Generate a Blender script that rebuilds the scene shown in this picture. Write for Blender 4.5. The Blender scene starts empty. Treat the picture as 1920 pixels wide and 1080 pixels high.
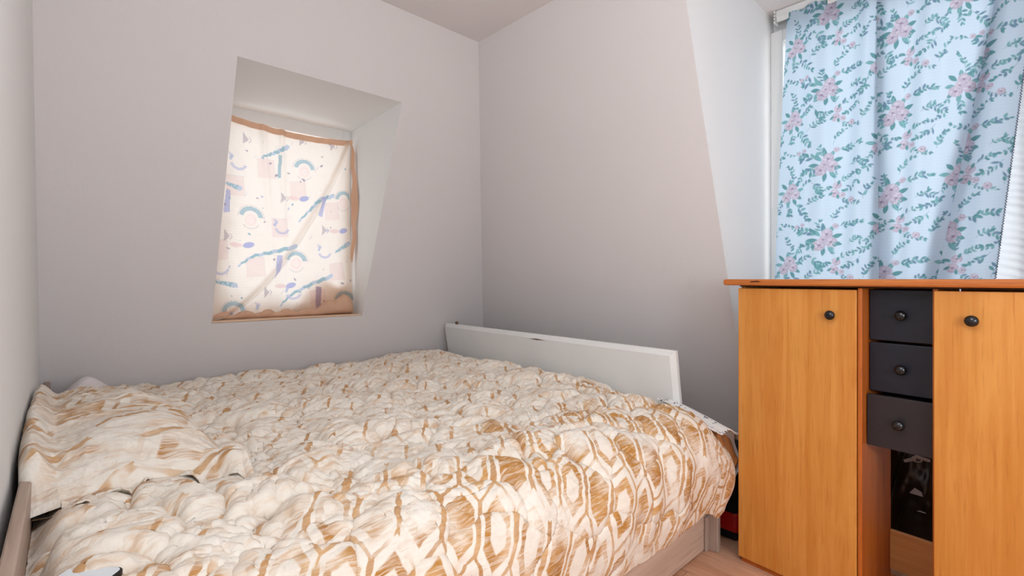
import bpy, bmesh, math, random
import numpy as np
from mathutils import Vector, Matrix

random.seed(7)
rng = np.random.default_rng(11)
scene = bpy.context.scene
COL = scene.collection

# ------------------------------------------------------------------ camera
CAM_H = 1.10
TH = 0.8167                       # angle between the view axis and the +X wall direction
cam_data = bpy.data.cameras.new('camera')
cam_data.sensor_width = 36.0
cam_data.lens = 36.0 * 915.3 / 1920.0
cam_data.shift_y = -16.1 / 1920.0
cam_data.clip_start = 0.02
cam = bpy.data.objects.new('camera', cam_data)
COL.objects.link(cam)
cam.location = (0.0, 0.0, CAM_H)
cam.rotation_euler = (math.pi / 2, 0.0, TH - math.pi / 2)
scene.camera = cam

# ------------------------------------------------------------------ world and light
world = bpy.data.worlds.new('world')
scene.world = world
world.use_nodes = True
bg = world.node_tree.nodes['Background']
bg.inputs['Color'].default_value = (0.93, 0.965, 1.0, 1.0)      # even overcast sky
bg.inputs['Strength'].default_value = 1.8
FILL_HIGH_POWER, FILL_HIGH_POS = 6.0, (0.30, 0.24, 1.90)  # added fill lights, both out of view
FILL_LOW_POWER, FILL_LOW_POS = 10.5, (0.62, -0.95, 1.20)
FILL_COLOUR = (0.84, 0.92, 1.0)      # bluish fill that offsets the warm bounce
scene.view_settings.view_transform = 'Standard'
scene.view_settings.look = 'None'
scene.view_settings.exposure = 0.24
scene.view_settings.gamma = 1.0
scene.view_settings.use_curve_mapping = False
scene.cycles.max_bounces = 5
scene.cycles.diffuse_bounces = 4
scene.cycles.glossy_bounces = 2
scene.cycles.caustics_reflective = False
scene.cycles.caustics_refractive = False
scene.cycles.transparent_max_bounces = 6
scene.cycles.adaptive_threshold = 0.05

# ------------------------------------------------------------------ node helpers
def srgb(r, g, b):
    def f(c):
        c /= 255.0
        return c / 12.92 if c <= 0.04045 else ((c + 0.055) / 1.055) ** 2.4
    return (f(r), f(g), f(b))

class NT:
    def __init__(self, name):
        self.mat = bpy.data.materials.new(name)
        self.mat.use_nodes = True
        self.t = self.mat.node_tree
        self.t.nodes.clear()
        self.out = self.t.nodes.new('ShaderNodeOutputMaterial')
    def n(self, kind, **kw):
        nd = self.t.nodes.new(kind)
        for k, v in kw.items():
            setattr(nd, k, v)
        return nd
    def put(self, sock, v):
        if isinstance(v, bpy.types.NodeSocket):
            self.t.links.new(v, sock)
        elif isinstance(v, (tuple, list)) and len(v) == 3 and sock.type == 'RGBA':
            sock.default_value = (*v, 1.0)
        else:
            sock.default_value = v
    def m(self, op, a, b=0.0, c=0.0, clamp=False):
        nd = self.n('ShaderNodeMath', operation=op, use_clamp=clamp)
        self.put(nd.inputs[0], a); self.put(nd.inputs[1], b); self.put(nd.inputs[2], c)
        return nd.outputs[0]
    def mix(self, fac, a, b, blend='MIX'):
        nd = self.n('ShaderNodeMix', data_type='RGBA', blend_type=blend)
        self.put(nd.inputs[0], fac); self.put(nd.inputs[6], a); self.put(nd.inputs[7], b)
        return nd.outputs[2]
    def ramp(self, v, lo, hi):
        nd = self.n('ShaderNodeMapRange', interpolation_type='SMOOTHSTEP')
        self.put(nd.inputs[0], v); self.put(nd.inputs[1], lo); self.put(nd.inputs[2], hi)
        return nd.outputs[0]
    def coord(self, which='Object', scale=(1, 1, 1), rot=(0, 0, 0)):
        tc = self.n('ShaderNodeTexCoord')
        mp = self.n('ShaderNodeMapping')
        mp.inputs['Scale'].default_value = scale
        mp.inputs['Rotation'].default_value = rot
        self.t.links.new(tc.outputs[which], mp.inputs[0])
        return mp.outputs[0]
    def noise(self, vec, scale, detail=3.0, rough=0.5, dist=0.0):
        nd = self.n('ShaderNodeTexNoise')
        self.put(nd.inputs['Vector'], vec); nd.inputs['Scale'].default_value = scale
        nd.inputs['Detail'].default_value = detail; nd.inputs['Roughness'].default_value = rough
        nd.inputs['Distortion'].default_value = dist
        return nd.outputs['Fac']
    def bump(self, h, strength=0.2, dist=0.01):
        nd = self.n('ShaderNodeBump')
        nd.inputs['Strength'].default_value = strength; nd.inputs['Distance'].default_value = dist
        self.put(nd.inputs['Height'], h)
        return nd.outputs[0]
    def pbr(self, color, rough=0.5, normal=None, spec=0.5, metallic=0.0, emit=None, estr=0.0, sheen=0.0):
        nd = self.n('ShaderNodeBsdfPrincipled')
        self.put(nd.inputs['Base Color'], color); self.put(nd.inputs['Roughness'], rough)
        nd.inputs['Specular IOR Level'].default_value = spec
        nd.inputs['Metallic'].default_value = metallic
        nd.inputs['Sheen Weight'].default_value = sheen
        if normal is not None: self.put(nd.inputs['Normal'], normal)
        if emit is not None:
            self.put(nd.inputs['Emission Color'], emit); nd.inputs['Emission Strength'].default_value = estr
        return nd.outputs[0]
    def done(self, shader):
        self.t.links.new(shader, self.out.inputs[0])
        return self.mat

def mat_plain(name, col, rough=0.5, spec=0.4, metallic=0.0, bump=0.0, bscale=60):
    k = NT(name)
    v = k.coord()
    f = k.noise(v, bscale * 0.15, 3)
    c = k.mix(k.m('MULTIPLY', f, 0.25), col, tuple(x * 0.8 for x in col))
    nrm = k.bump(k.noise(v, bscale, 3), bump, 0.004) if bump else None
    return k.done(k.pbr(c, rough, nrm, spec, metallic))

def mat_paint(name, col, bump=0.12):
    k = NT(name)
    v = k.coord('Object')
    big = k.noise(v, 1.1, 1)
    fine = k.noise(v, 60, 1, 0.6)
    scuff = k.ramp(k.noise(v, 6.0, 3, 0.7), 0.66, 0.78)
    c = k.mix(k.m('MULTIPLY', big, 0.16), col, tuple(x * 0.93 for x in col))
    c = k.mix(k.m('MULTIPLY', scuff, 0.10), c, tuple(x * 0.75 for x in col))
    return k.done(k.pbr(c, 0.75, k.bump(fine, bump, 0.004), 0.25))

def mat_wood(name, light, mid, dark, axis='Z', rough=0.38, spec=0.45, freq=26.0, specks=True, coordsys='Object'):
    k = NT(name)
    along = 0.055
    sc = {'X': (along, 1, 1), 'Y': (1, along, 1), 'Z': (1, 1, along)}[axis]
    v = k.coord(coordsys, sc)
    a = k.noise(v, freq, 5, 0.62, 0.6)
    b = k.noise(v, freq * 5.0, 3, 0.6)
    d = k.noise(k.coord(coordsys), 4.0, 3, 0.5)
    c = k.mix(k.ramp(a, 0.32, 0.68), light, mid)
    c = k.mix(k.m('MULTIPLY', k.ramp(b, 0.52, 0.75), 0.45), c, dark)
    c = k.mix(k.m('MULTIPLY', k.ramp(d, 0.45, 0.8), 0.35), c, tuple(x * 0.82 for x in mid))
    if specks:
        s = k.ramp(k.noise(k.coord(coordsys, tuple(0.35 if q == along else 1 for q in sc)), 55.0, 2, 0.5), 0.80, 0.84)
        c = k.mix(k.m('MULTIPLY', s, 0.7), c, tuple(x * 0.3 for x in dark))
    return k.done(k.pbr(c, rough, k.bump(b, 0.06, 0.002), spec))

M = {}
M['wall'] = mat_paint('wall_paint_rose_grey', (0.765, 0.715, 0.70))
M['reveal'] = mat_paint('wall_paint_lit_reveal', (0.90, 0.888, 0.872), 0.06)  # same wall paint, lightened to put the window light into the colour
M['side'] = mat_paint('wall_paint_lit_side', (0.86, 0.845, 0.825))  # lighter copy of the wall paint, daylight on the left wall painted in
M['ceil'] = mat_paint('ceiling_paint', (0.85, 0.80, 0.785), 0.05)
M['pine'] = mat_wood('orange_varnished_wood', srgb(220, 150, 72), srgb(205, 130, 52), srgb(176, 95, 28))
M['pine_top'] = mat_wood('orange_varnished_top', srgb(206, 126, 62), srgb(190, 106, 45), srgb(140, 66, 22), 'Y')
M['pine_shaded'] = mat_wood('orange_wood_shaded', srgb(200, 112, 42), srgb(180, 90, 28), srgb(140, 60, 14))  # cabinet wood with the shade of the inside painted in
M['back_rail'] = mat_wood('pale_pine_rail', srgb(200, 138, 84), srgb(184, 118, 66), srgb(150, 90, 46), 'Y')
M['ash'] = mat_wood('grey_oak_laminate', srgb(226, 204, 187), srgb(208, 183, 164), srgb(172, 144, 124), 'X', 0.5, 0.3, 16.0, False)
M['ash_y'] = mat_wood('grey_oak_laminate_cross', srgb(190, 168, 152), srgb(172, 147, 130), srgb(140, 112, 96), 'Y', 0.5, 0.3, 18.0, False)
M['ash_z'] = mat_wood('grey_oak_laminate_upright', srgb(186, 164, 150), srgb(170, 148, 134), srgb(134, 110, 96), 'Z', 0.5, 0.3, 18.0, False)
M['black_paint'] = mat_plain('black_painted_wood', srgb(25, 26, 37), 0.42, 0.4, bump=0.1, bscale=90)
M['black_brown'] = mat_plain('brown_black_painted_wood', srgb(43, 36, 38), 0.45, 0.4, bump=0.1, bscale=90)
M['knob'] = mat_plain('black_lacquer', srgb(16, 16, 19), 0.16, 0.6)
M['white_gloss'] = mat_plain('white_gloss_paint', (0.88, 0.865, 0.84), 0.32, 0.4)
M['pvc'] = mat_plain('white_pvc', (0.80, 0.79, 0.77), 0.35, 0.4)
M['mattress'] = mat_plain('white_ticking', (0.74, 0.73, 0.72), 0.9, 0.1)
M['brass'] = mat_plain('brown_metal', srgb(120, 84, 60), 0.4, 0.5, 0.6)
M['bag'] = mat_plain('black_polythene', srgb(24, 20, 17), 0.30, 0.5)
M['grey_tie'] = mat_plain('grey_plastic', srgb(172, 174, 182), 0.4, 0.5)
M['red'] = mat_plain('red_plastic', srgb(176, 22, 14), 0.4, 0.4)
M['black_cloth'] = mat_plain('black_nylon', srgb(24, 22, 24), 0.7, 0.2)
M['thread'] = mat_plain('dark_thread', srgb(84, 78, 92), 0.8, 0.1)
M['dark_metal'] = mat_plain('dark_metal', srgb(62, 58, 58), 0.3, 0.5, 0.8)

def mat_floor():
    k = NT('oak_laminate_floor')
    info = k.n('ShaderNodeObjectInfo')
    v = k.coord('Object', (1, 0.06, 1))
    off = k.n('ShaderNodeVectorMath', operation='ADD')
    k.put(off.inputs[0], v); k.put(off.inputs[1], info.outputs['Location'])
    a = k.noise(off.outputs[0], 22, 5, 0.65, 0.8)
    b = k.noise(off.outputs[0], 110, 3, 0.6)
    c = k.mix(k.ramp(a, 0.3, 0.7), srgb(232, 184, 152), srgb(208, 154, 120))
    c = k.mix(k.m('MULTIPLY', k.ramp(b, 0.5, 0.75), 0.5), c, srgb(150, 100, 74))
    c = k.mix(k.m('MULTIPLY', info.outputs['Random'], 0.25), c, srgb(176, 122, 92))
    return k.done(k.pbr(c, 0.35, k.bump(b, 0.05, 0.002), 0.4))
M['floor'] = mat_floor()
M['joint'] = mat_plain('dark_joint', srgb(70, 46, 34), 0.8, 0.1)

def mat_glass():
    k = NT('window_glass')
    tr = k.n('ShaderNodeBsdfTransparent')
    gl = k.n('ShaderNodeBsdfGlossy'); gl.inputs['Roughness'].default_value = 0.02
    mx = k.n('ShaderNodeMixShader'); mx.inputs[0].default_value = 0.06
    k.t.links.new(tr.outputs[0], mx.inputs[1]); k.t.links.new(gl.outputs[0], mx.inputs[2])
    return k.done(mx.outputs[0])
M['glass'] = mat_glass()

def mat_cloth_print(name, trans_mix, trans_tint, weave=900.0, reflect_tint=(1, 1, 1)):
    """woven cloth with a printed colour, part of the light passes through"""
    k = NT(name)
    at = k.n('ShaderNodeAttribute', attribute_name='print')
    v = k.coord('UV')
    w = k.noise(v, weave * 0.1, 2)
    slub = k.n('ShaderNodeTexWave', wave_type='BANDS', bands_direction='Y')
    k.put(slub.inputs['Vector'], v); slub.inputs['Scale'].default_value = 22.0
    slub.inputs['Distortion'].default_value = 2.0; slub.inputs['Detail'].default_value = 2.0
    col = k.mix(k.m('MULTIPLY', slub.outputs['Fac'], 0.05), at.outputs['Color'], (0.5, 0.5, 0.55), 'MULTIPLY')
    df = k.n('ShaderNodeBsdfDiffuse'); k.put(df.inputs[0], k.mix(1.0, col, reflect_tint, 'MULTIPLY'))
    tl = k.n('ShaderNodeBsdfTranslucent'); k.put(tl.inputs[0], k.mix(1.0, col, trans_tint, 'MULTIPLY'))
    nb = k.bump(w, 0.15, 0.001)
    k.put(df.inputs['Normal'], nb)
    mx = k.n('ShaderNodeMixShader'); mx.inputs[0].default_value = trans_mix
    k.t.links.new(df.outputs[0], mx.inputs[1]); k.t.links.new(tl.outputs[0], mx.inputs[2])
    return k.done(mx.outputs[0])
M['floral'] = mat_cloth_print('blue_floral_cotton', 0.42, (0.92, 0.97, 1.0))
M['peach'] = mat_cloth_print('peach_print_cotton', 0.50, (1.0, 1.0, 1.0), reflect_tint=(0.90, 0.66, 0.50))
def mat_net(name, col, mixv, sheer=0.0):
    k = NT(name)
    df = k.n('ShaderNodeBsdfDiffuse'); k.put(df.inputs[0], (*col, 1))
    tl = k.n('ShaderNodeBsdfTranslucent'); k.put(tl.inputs[0], (*col, 1))
    nz = k.noise(k.coord(), 300, 2)
    k.put(df.inputs['Normal'], k.bump(nz, 0.1, 0.001))
    mx = k.n('ShaderNodeMixShader'); mx.inputs[0].default_value = mixv
    k.t.links.new(df.outputs[0], mx.inputs[1]); k.t.links.new(tl.outputs[0], mx.inputs[2])
    if sheer:
        tr = k.n('ShaderNodeBsdfTransparent')
        m2 = k.n('ShaderNodeMixShader'); m2.inputs[0].default_value = sheer
        k.t.links.new(mx.outputs[0], m2.inputs[1]); k.t.links.new(tr.outputs[0], m2.inputs[2])
        return k.done(m2.outputs[0])
    return k.done(mx.outputs[0])
M['net'] = mat_net('white_net', (0.72, 0.74, 0.77), 0.5, 0.04)
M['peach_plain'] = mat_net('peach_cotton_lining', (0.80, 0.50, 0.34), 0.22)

def mat_quilt(name, rot_deg, cell=(0.100, 0.17), strength=1.0, tc='UV'):
    """cream cotton printed with brushed brown elongated hexagons"""
    k = NT(name)
    base = k.coord(tc)
    # wobble of the hand-brushed print
    nz = k.n('ShaderNodeTexNoise'); k.put(nz.inputs['Vector'], base)
    nz.inputs['Scale'].default_value = 7.0; nz.inputs['Detail'].default_value = 2.0
    sub = k.n('ShaderNodeVectorMath', operation='SUBTRACT'); k.put(sub.inputs[0], nz.outputs['Color']); sub.inputs[1].default_value = (0.5, 0.5, 0.5)
    scl = k.n('ShaderNodeVectorMath', operation='SCALE'); k.put(scl.inputs[0], sub.outputs[0]); scl.inputs['Scale'].default_value = 0.028
    add = k.n('ShaderNodeVectorMath', operation='ADD'); k.put(add.inputs[0], base); k.put(add.inputs[1], scl.outputs[0])
    mp = k.n('ShaderNodeMapping'); k.put(mp.inputs[0], add.outputs[0])
    mp.inputs['Rotation'].default_value = (0, 0, math.radians(rot_deg))
    sp = k.n('ShaderNodeSeparateXYZ'); k.put(sp.inputs[0], mp.outputs[0])
    px, py = k.m('DIVIDE', sp.outputs[0], cell[0]), k.m('DIVIDE', sp.outputs[1], cell[1] * 2.0)
    def lattice(ox, oy):
        ax, ay = k.m('ADD', px, ox), k.m('ADD', py, oy)
        ix, iy = k.m('FLOOR', ax), k.m('FLOOR', ay)
        fx = k.m('ABSOLUTE', k.m('SUBTRACT', k.m('SUBTRACT', ax, ix), 0.5))
        fy = k.m('ABSOLUTE', k.m('SUBTRACT', k.m('SUBTRACT', ay, iy), 0.5))
        h = k.m('MAXIMUM', fx, k.m('ADD', k.m('MULTIPLY', fx, 0.5), k.m('MULTIPLY', fy, 1.5)))
        idv = k.m('ADD', k.m('MULTIPLY', ix, 12.9898), k.m('MULTIPLY', iy, 78.233))
        idv = k.m('FRACT', k.m('MULTIPLY', k.m('SINE', k.m('ADD', idv, ox * 7.7)), 43758.5))
        return h, idv, fx
    h1, i1, v1 = lattice(0.0, 0.0)
    h2, i2, v2 = lattice(0.5, 0.5)
    sel = k.m('LESS_THAN', h2, h1)
    h = k.m('MINIMUM', h1, h2)
    fxs = k.m('ADD', k.m('MULTIPLY', v2, sel), k.m('MULTIPLY', v1, k.m('SUBTRACT', 1.0, sel)))
    cid = k.m('ADD', k.m('MULTIPLY', i2, sel), k.m('MULTIPLY', i1, k.m('SUBTRACT', 1.0, sel)))
    # brush hatching runs across the cloth
    stv = k.n('ShaderNodeMapping'); k.put(stv.inputs[0], base)
    stv.inputs['Rotation'].default_value = (0, 0, math.radians(rot_deg + 14)); stv.inputs['Scale'].default_value = (14, 190, 1)
    streak = k.noise(stv.outputs[0], 1.0, 3, 0.65)
    patch = k.noise(base, 5.2, 2, 0.55)
    patch2 = k.noise(base, 13.0, 2, 0.6)
    zone = k.n('ShaderNodeAttribute', attribute_name='zone').outputs['Fac']
    # edge line, white band, hatched field, pale heart
    gate = k.ramp(k.m('ADD', patch2, k.m('MULTIPLY', zone, 0.16)), 0.40, 0.56)
    gate_d = k.ramp(k.m('ADD', patch, k.m('MULTIPLY', zone, 0.17)), 0.53, 0.70)
    line_v = k.m('MULTIPLY', k.ramp(fxs, 0.425, 0.448), gate)
    line_d = k.m('MULTIPLY', k.ramp(h, 0.462, 0.480), gate_d)
    line = k.m('MAXIMUM', line_v, line_d)
    field = k.m('SUBTRACT', 1.0, k.ramp(h, 0.335, 0.365))
    heart = k.m('MULTIPLY', k.m('SUBTRACT', 1.0, k.ramp(h, 0.19, 0.225)), k.ramp(cid, 0.42, 0.44))
    field = k.m('MULTIPLY', field, k.m('SUBTRACT', 1.0, k.m('MULTIPLY', heart, 0.92)))
    dens = k.ramp(k.m('ADD', k.m('ADD', k.m('MULTIPLY', patch, 0.7), k.m('MULTIPLY', patch2, 0.3)), k.m('MULTIPLY', zone, 0.25)), 0.50, 0.76)
    hatch = k.ramp(k.m('ADD', streak, k.m('MULTIPLY', dens, 0.16)), 0.48, 0.72)
    field = k.m('MULTIPLY', k.m('MULTIPLY', field, k.m('ADD', k.m('MULTIPLY', dens, 0.40), k.m('MULTIPLY', hatch, 0.60))), k.m('ADD', 0.34, k.m('MULTIPLY', dens, 0.66)))
    smear = k.m('MULTIPLY', k.ramp(streak, 0.50, 0.75), k.m('MULTIPLY', k.ramp(patch2, 0.40, 0.66), 0.62))
    stv2 = k.n('ShaderNodeMapping'); k.put(stv2.inputs[0], add.outputs[0])
    stv2.inputs['Rotation'].default_value = (0, 0, math.radians(rot_deg - 20)); stv2.inputs['Scale'].default_value = (16, 46, 1)
    wash = k.m('MULTIPLY', k.ramp(k.noise(stv2.outputs[0], 1.0, 3, 0.6), 0.47, 0.72), k.m('SUBTRACT', 0.62, k.m('MULTIPLY', zone, 0.50)))
    smear = k.m('MAXIMUM', k.m('MULTIPLY', smear, k.m('SUBTRACT', 1.0, k.m('MULTIPLY', zone, 0.6))), wash)
    ink = k.m('MAXIMUM', k.m('MULTIPLY', line, k.m('ADD', 0.45, k.m('MULTIPLY', streak, 0.75))), k.m('MAXIMUM', field, smear), clamp=True)
    ink = k.m('MULTIPLY', ink, strength, clamp=True)
    cream = k.mix(k.m('MULTIPLY', patch, 0.5), (0.86, 0.79, 0.70), (0.82, 0.70, 0.575))
    brown = k.mix(k.ramp(patch2, 0.35, 0.7), srgb(208, 156, 94), srgb(180, 122, 54))
    c = k.mix(ink, cream, brown)
    thread = k.n('ShaderNodeAttribute', attribute_name='stitch_crease').outputs['Fac']
    c = k.mix(k.m('MULTIPLY', thread, k.m('MULTIPLY', k.ramp(patch2, 0.40, 0.56), 0.75)), c, srgb(150, 92, 52))  # brown stitch lines that also paint in the shade of the creases
    df = k.n('ShaderNodeBsdfPrincipled')
    k.put(df.inputs['Base Color'], c); df.inputs['Roughness'].default_value = 0.85
    df.inputs['Specular IOR Level'].default_value = 0.15
    k.put(df.inputs['Normal'], k.bump(k.noise(base, 75, 2, 0.6, 0.8), 0.5, 0.005))
    return k.done(df.outputs[0])
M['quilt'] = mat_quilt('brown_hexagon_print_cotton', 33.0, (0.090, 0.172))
M['pillowcase'] = mat_quilt('brown_hexagon_print_pillowcase', 62.0, (0.16, 0.20), 0.95)

# ------------------------------------------------------------------ mesh helpers
def link(o, parent=None):
    COL.objects.link(o)
    if parent is not None:
        o.parent = parent
    return o

def tag(o, label, cat=None, group=None, kind=None):
    if label: o['label'] = label
    if cat: o['category'] = cat
    if group: o['group'] = group
    if kind: o['kind'] = kind
    return o

def structure(o, label, cat):
    return tag(o, label, cat, kind='structure')

def empty(name, loc=(0, 0, 0), rz=0.0):
    o = bpy.data.objects.new(name, None)
    o.empty_display_size = 0.1
    o.location = loc; o.rotation_euler = (0, 0, rz)
    COL.objects.link(o)
    return o

def mesh_obj(name, verts, faces, mat, parent=None, smooth=False):
    me = bpy.data.meshes.new(name)
    me.from_pydata([tuple(v) for v in verts], [], faces)
    me.update()
    me.materials.append(mat)
    if smooth:
        me.polygons.foreach_set('use_smooth', [True] * len(me.polygons))
    return link(bpy.data.objects.new(name, me), parent)

def bm_obj(name, bm, mat, parent=None, smooth=False):
    me = bpy.data.meshes.new(name)
    bm.normal_update(); bm.to_mesh(me); bm.free()
    me.materials.append(mat)
    if smooth:
        me.polygons.foreach_set('use_smooth', [True] * len(me.polygons))
    return link(bpy.data.objects.new(name, me), parent)

def box(name, lo, hi, mat, parent=None, bevel=0.0, seg=2, smooth=False):
    bm = bmesh.new()
    bmesh.ops.create_cube(bm, size=1.0)
    c = [(a + b) / 2 for a, b in zip(lo, hi)]; d = [b - a for a, b in zip(lo, hi)]
    for v in bm.verts:
        v.co = Vector((c[0] + v.co.x * d[0], c[1] + v.co.y * d[1], c[2] + v.co.z * d[2]))
    if bevel:
        bmesh.ops.bevel(bm, geom=bm.edges[:], offset=bevel, segments=seg, affect='EDGES', profile=0.6)
    return bm_obj(name, bm, mat, parent, smooth)

def lathe(name, prof, mat, parent=None, n=24, axis=(1, 0, 0), loc=(0, 0, 0), sy=1.0):
    """profile of (distance along axis, radius)"""
    ax = Vector(axis).normalized()
    up = Vector((0, 0, 1)) if abs(ax.z) < 0.9 else Vector((1, 0, 0))
    e1 = ax.cross(up).normalized(); e2 = e1.cross(ax).normalized()
    vs, fs = [], []
    for (t, r) in prof:
        for i in range(n):
            a = 2 * math.pi * i / n
            vs.append(ax * t + e1 * (r * sy * math.cos(a)) + e2 * (r * math.sin(a)) + Vector(loc))
    for j in range(len(prof) - 1):
        for i in range(n):
            fs.append((j * n + i, j * n + (i + 1) % n, (j + 1) * n + (i + 1) % n, (j + 1) * n + i))
    fs.append(tuple(range(n))[::-1]); fs.append(tuple((len(prof) - 1) * n + i for i in range(n)))
    return mesh_obj(name, vs, fs, mat, parent, True)

def tube(name, pts, r, mat, parent=None, n=6):
    vs, fs = [], []
    P = [Vector(p) for p in pts]
    for i, p in enumerate(P):
        d = (P[min(i + 1, len(P) - 1)] - P[max(i - 1, 0)]).normalized()
        up = Vector((0, 0, 1)) if abs(d.z) < 0.95 else Vector((1, 0, 0))
        e1 = d.cross(up).normalized(); e2 = e1.cross(d)
        for k in range(n):
            a = 2 * math.pi * k / n
            vs.append(p + e1 * (r * math.cos(a)) + e2 * (r * math.sin(a)))
    for j in range(len(P) - 1):
        for k in range(n):
            fs.append((j * n + k, j * n + (k + 1) % n, (j + 1) * n + (k + 1) % n, (j + 1) * n + k))
    fs.append(tuple(range(n))[::-1]); fs.append(tuple((len(P) - 1) * n + k for k in range(n)))
    return mesh_obj(name, vs, fs, mat, parent, True)

def grid_obj(name, P, mat, parent=None, uv=None, color=None, zone=None, stitch_crease=None):
    """P: (rows, cols, 3) array of points -> one smooth surface"""
    R, C = P.shape[:2]
    me = bpy.data.meshes.new(name)
    nv, nf = R * C, (R - 1) * (C - 1)
    me.vertices.add(nv)
    me.vertices.foreach_set('co', P.reshape(-1).astype(np.float32))
    idx = np.arange(nv, dtype=np.int32).reshape(R, C)
    q = np.stack([idx[:-1, :-1], idx[:-1, 1:], idx[1:, 1:], idx[1:, :-1]], -1).reshape(-1)
    me.loops.add(nf * 4); me.polygons.add(nf)
    me.loops.foreach_set('vertex_index', q)
    me.polygons.foreach_set('loop_start', np.arange(0, nf * 4, 4, dtype=np.int32))
    me.polygons.foreach_set('use_smooth', np.ones(nf, dtype=bool))
    me.update(calc_edges=True)
    if uv is not None:
        l = me.uv_layers.new(name='UVMap')
        l.data.foreach_set('uv', uv.reshape(-1, 2)[q].reshape(-1).astype(np.float32))
    if color is not None:
        a = me.attributes.new('print', 'FLOAT_COLOR', 'POINT')
        c4 = np.ones((nv, 4), np.float32); c4[:, :3] = color.reshape(-1, 3)
        a.data.foreach_set('color', c4.reshape(-1))
    if zone is not None:
        a = me.attributes.new('zone', 'FLOAT', 'POINT')
        a.data.foreach_set('value', zone.reshape(-1).astype(np.float32))
    if stitch_crease is not None:
        a = me.attributes.new('stitch_crease', 'FLOAT', 'POINT')
        a.data.foreach_set('value', stitch_crease.reshape(-1).astype(np.float32))
    me.materials.append(mat)
    return link(bpy.data.objects.new(name, me), parent)

# ------------------------------------------------------------------ numpy noise
_perm = rng.permutation(256)
_perm = np.concatenate([_perm, _perm]).astype(np.int64)
_ang = rng.random(256) * 2 * np.pi
_gx, _gy = np.cos(_ang), np.sin(_ang)
def perlin(x, y):
    xi, yi = np.floor(x).astype(np.int64), np.floor(y).astype(np.int64)
    xf, yf = x - xi, y - yi
    u, v = xf ** 3 * (xf * (xf * 6 - 15) + 10), yf ** 3 * (yf * (yf * 6 - 15) + 10)
    def g(ix, iy, dx, dy):
        h = _perm[(_perm[ix & 255] + iy) & 255]
        return _gx[h] * dx + _gy[h] * dy
    a = g(xi, yi, xf, yf); b = g(xi + 1, yi, xf - 1, yf)
    c = g(xi, yi + 1, xf, yf - 1); d = g(xi + 1, yi + 1, xf - 1, yf - 1)
    return (a + u * (b - a)) + v * ((c + u * (d - c)) - (a + u * (b - a)))
def fbm(x, y, o=4, gain=0.5):
    s, a = 0.0, 1.0
    for i in range(o):
        s = s + a * perlin(x + 17.3 * i, y - 9.1 * i); x, y, a = x * 2.03, y * 2.03, a * gain
    return s
def ridged(x, y, o=3, gain=0.5):
    s, a = 0.0, 1.0
    for i in range(o):
        s = s + a * (1.0 - np.abs(perlin(x + 31.7 * i, y + 5.3 * i)) * 2.4); x, y, a = x * 2.1, y * 2.1, a * gain
    return s
def sstep(a, b, x):
    t = np.clip((x - a) / (b - a), 0, 1)
    return t * t * (3 - 2 * t)

# ================================================================== the room
SA, SB = 0.3998, 0.353           # how far the two mansard walls lean in per metre of height
YA, XB = 2.69, 2.234             # their position at camera height
ZC, ZD = 2.447, 2.487            # ceiling of the room, of the dormer
YBACK = -1.75
def ya(z): return YA - SA * (z - CAM_H)
def xb(z): return XB - SB * (z - CAM_H)
def xd(y): return -0.041 - (2.86 - y) * math.tan(math.radians(1.2))
DY0, DY1 = 0.945, -0.80          # dormer cheeks
XW = 2.81                        # window wall of the dormer

# floor with its planks
fl = mesh_obj('floor', [(-0.4, YBACK - .1, -0.012), (XW + .1, YBACK - .1, -0.012), (XW + .1, 3.3, -0.012), (-0.4, 3.3, -0.012)], [(0, 1, 2, 3)], M['joint'])
structure(fl, 'light oak laminate floor beside and under the bed', 'floor')
pw, pl_ = 0.190, 1.285
src = None
for i in range(-1, 16):
    off = (i * 0.43) % 1.0 * pl_
    for j in range(-1, 5):
        x0 = -0.16 + i * pw; y0 = YBACK - 0.1 - off + j * pl_
        if x0 + pw < -0.20 or x0 > XW or y0 > 3.15 or y0 + pl_ < YBACK: continue
        if src is None:
            src = box('plank', (0.0006, 0.0008, -0.011), (pw - 0.0006, pl_ - 0.0008, 0.0), M['floor'], fl, 0.0008, 1)
            src.location = (x0, y0, 0)
        else:
            o = src.copy(); link(o, fl); o.location = (x0, y0, 0)

# ceiling (room part and dormer part)
ce = mesh_obj('ceiling', [(-0.4, YBACK - .1, ZC), (xb(ZC), YBACK - .1, ZC), (xb(ZC), ya(ZC) + .02, ZC), (-0.4, ya(ZC) + .02, ZC),
                          (xb(ZC), DY1, ZC), (xb(ZC), DY0, ZC), (xb(ZC), DY1, ZD), (xb(ZC), DY0, ZD), (XW + .03, DY1, ZD), (XW + .03, DY0, ZD)],
              [(3, 2, 1, 0), (4, 5, 7, 6), (6, 7, 9, 8)], M['ceil'])
structure(ce, 'flat white ceiling above the leaning walls', 'ceiling')

# back wall: leans inward, with the little window let into it
OX0, OX1, OZ0, OZ1 = 0.570, 1.361, 0.882, 2.049
YR = 2.955                                       # outer end of the reveal
X_l, X_r = -0.35, 3.0
def A(x, z): return (x, ya(z), z)
def slabA(z0, z1, x0f, x1f):
    return [A(x0f(z0), z0), A(x1f(z0), z0), A(x1f(z1), z1), A(x0f(z1), z1)]
vs = []; fs = []
def quad(pts):
    b = len(vs); vs.extend(pts); fs.append((b, b + 1, b + 2, b + 3))
lft = lambda z: X_l
rgt = lambda z: xb(z) + 0.0
quad(slabA(0, OZ0, lft, rgt)); quad(slabA(OZ1, ZC, lft, rgt))
quad(slabA(OZ0, OZ1, lft, lambda z: OX0)); quad(slabA(OZ0, OZ1, lambda z: OX1, rgt))
wa = mesh_obj('wall_back', vs, fs, M['wall'])
structure(wa, 'rose-grey mansard wall leaning inward over the far side of the bed', 'wall')
vs, fs = [], []
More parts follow.
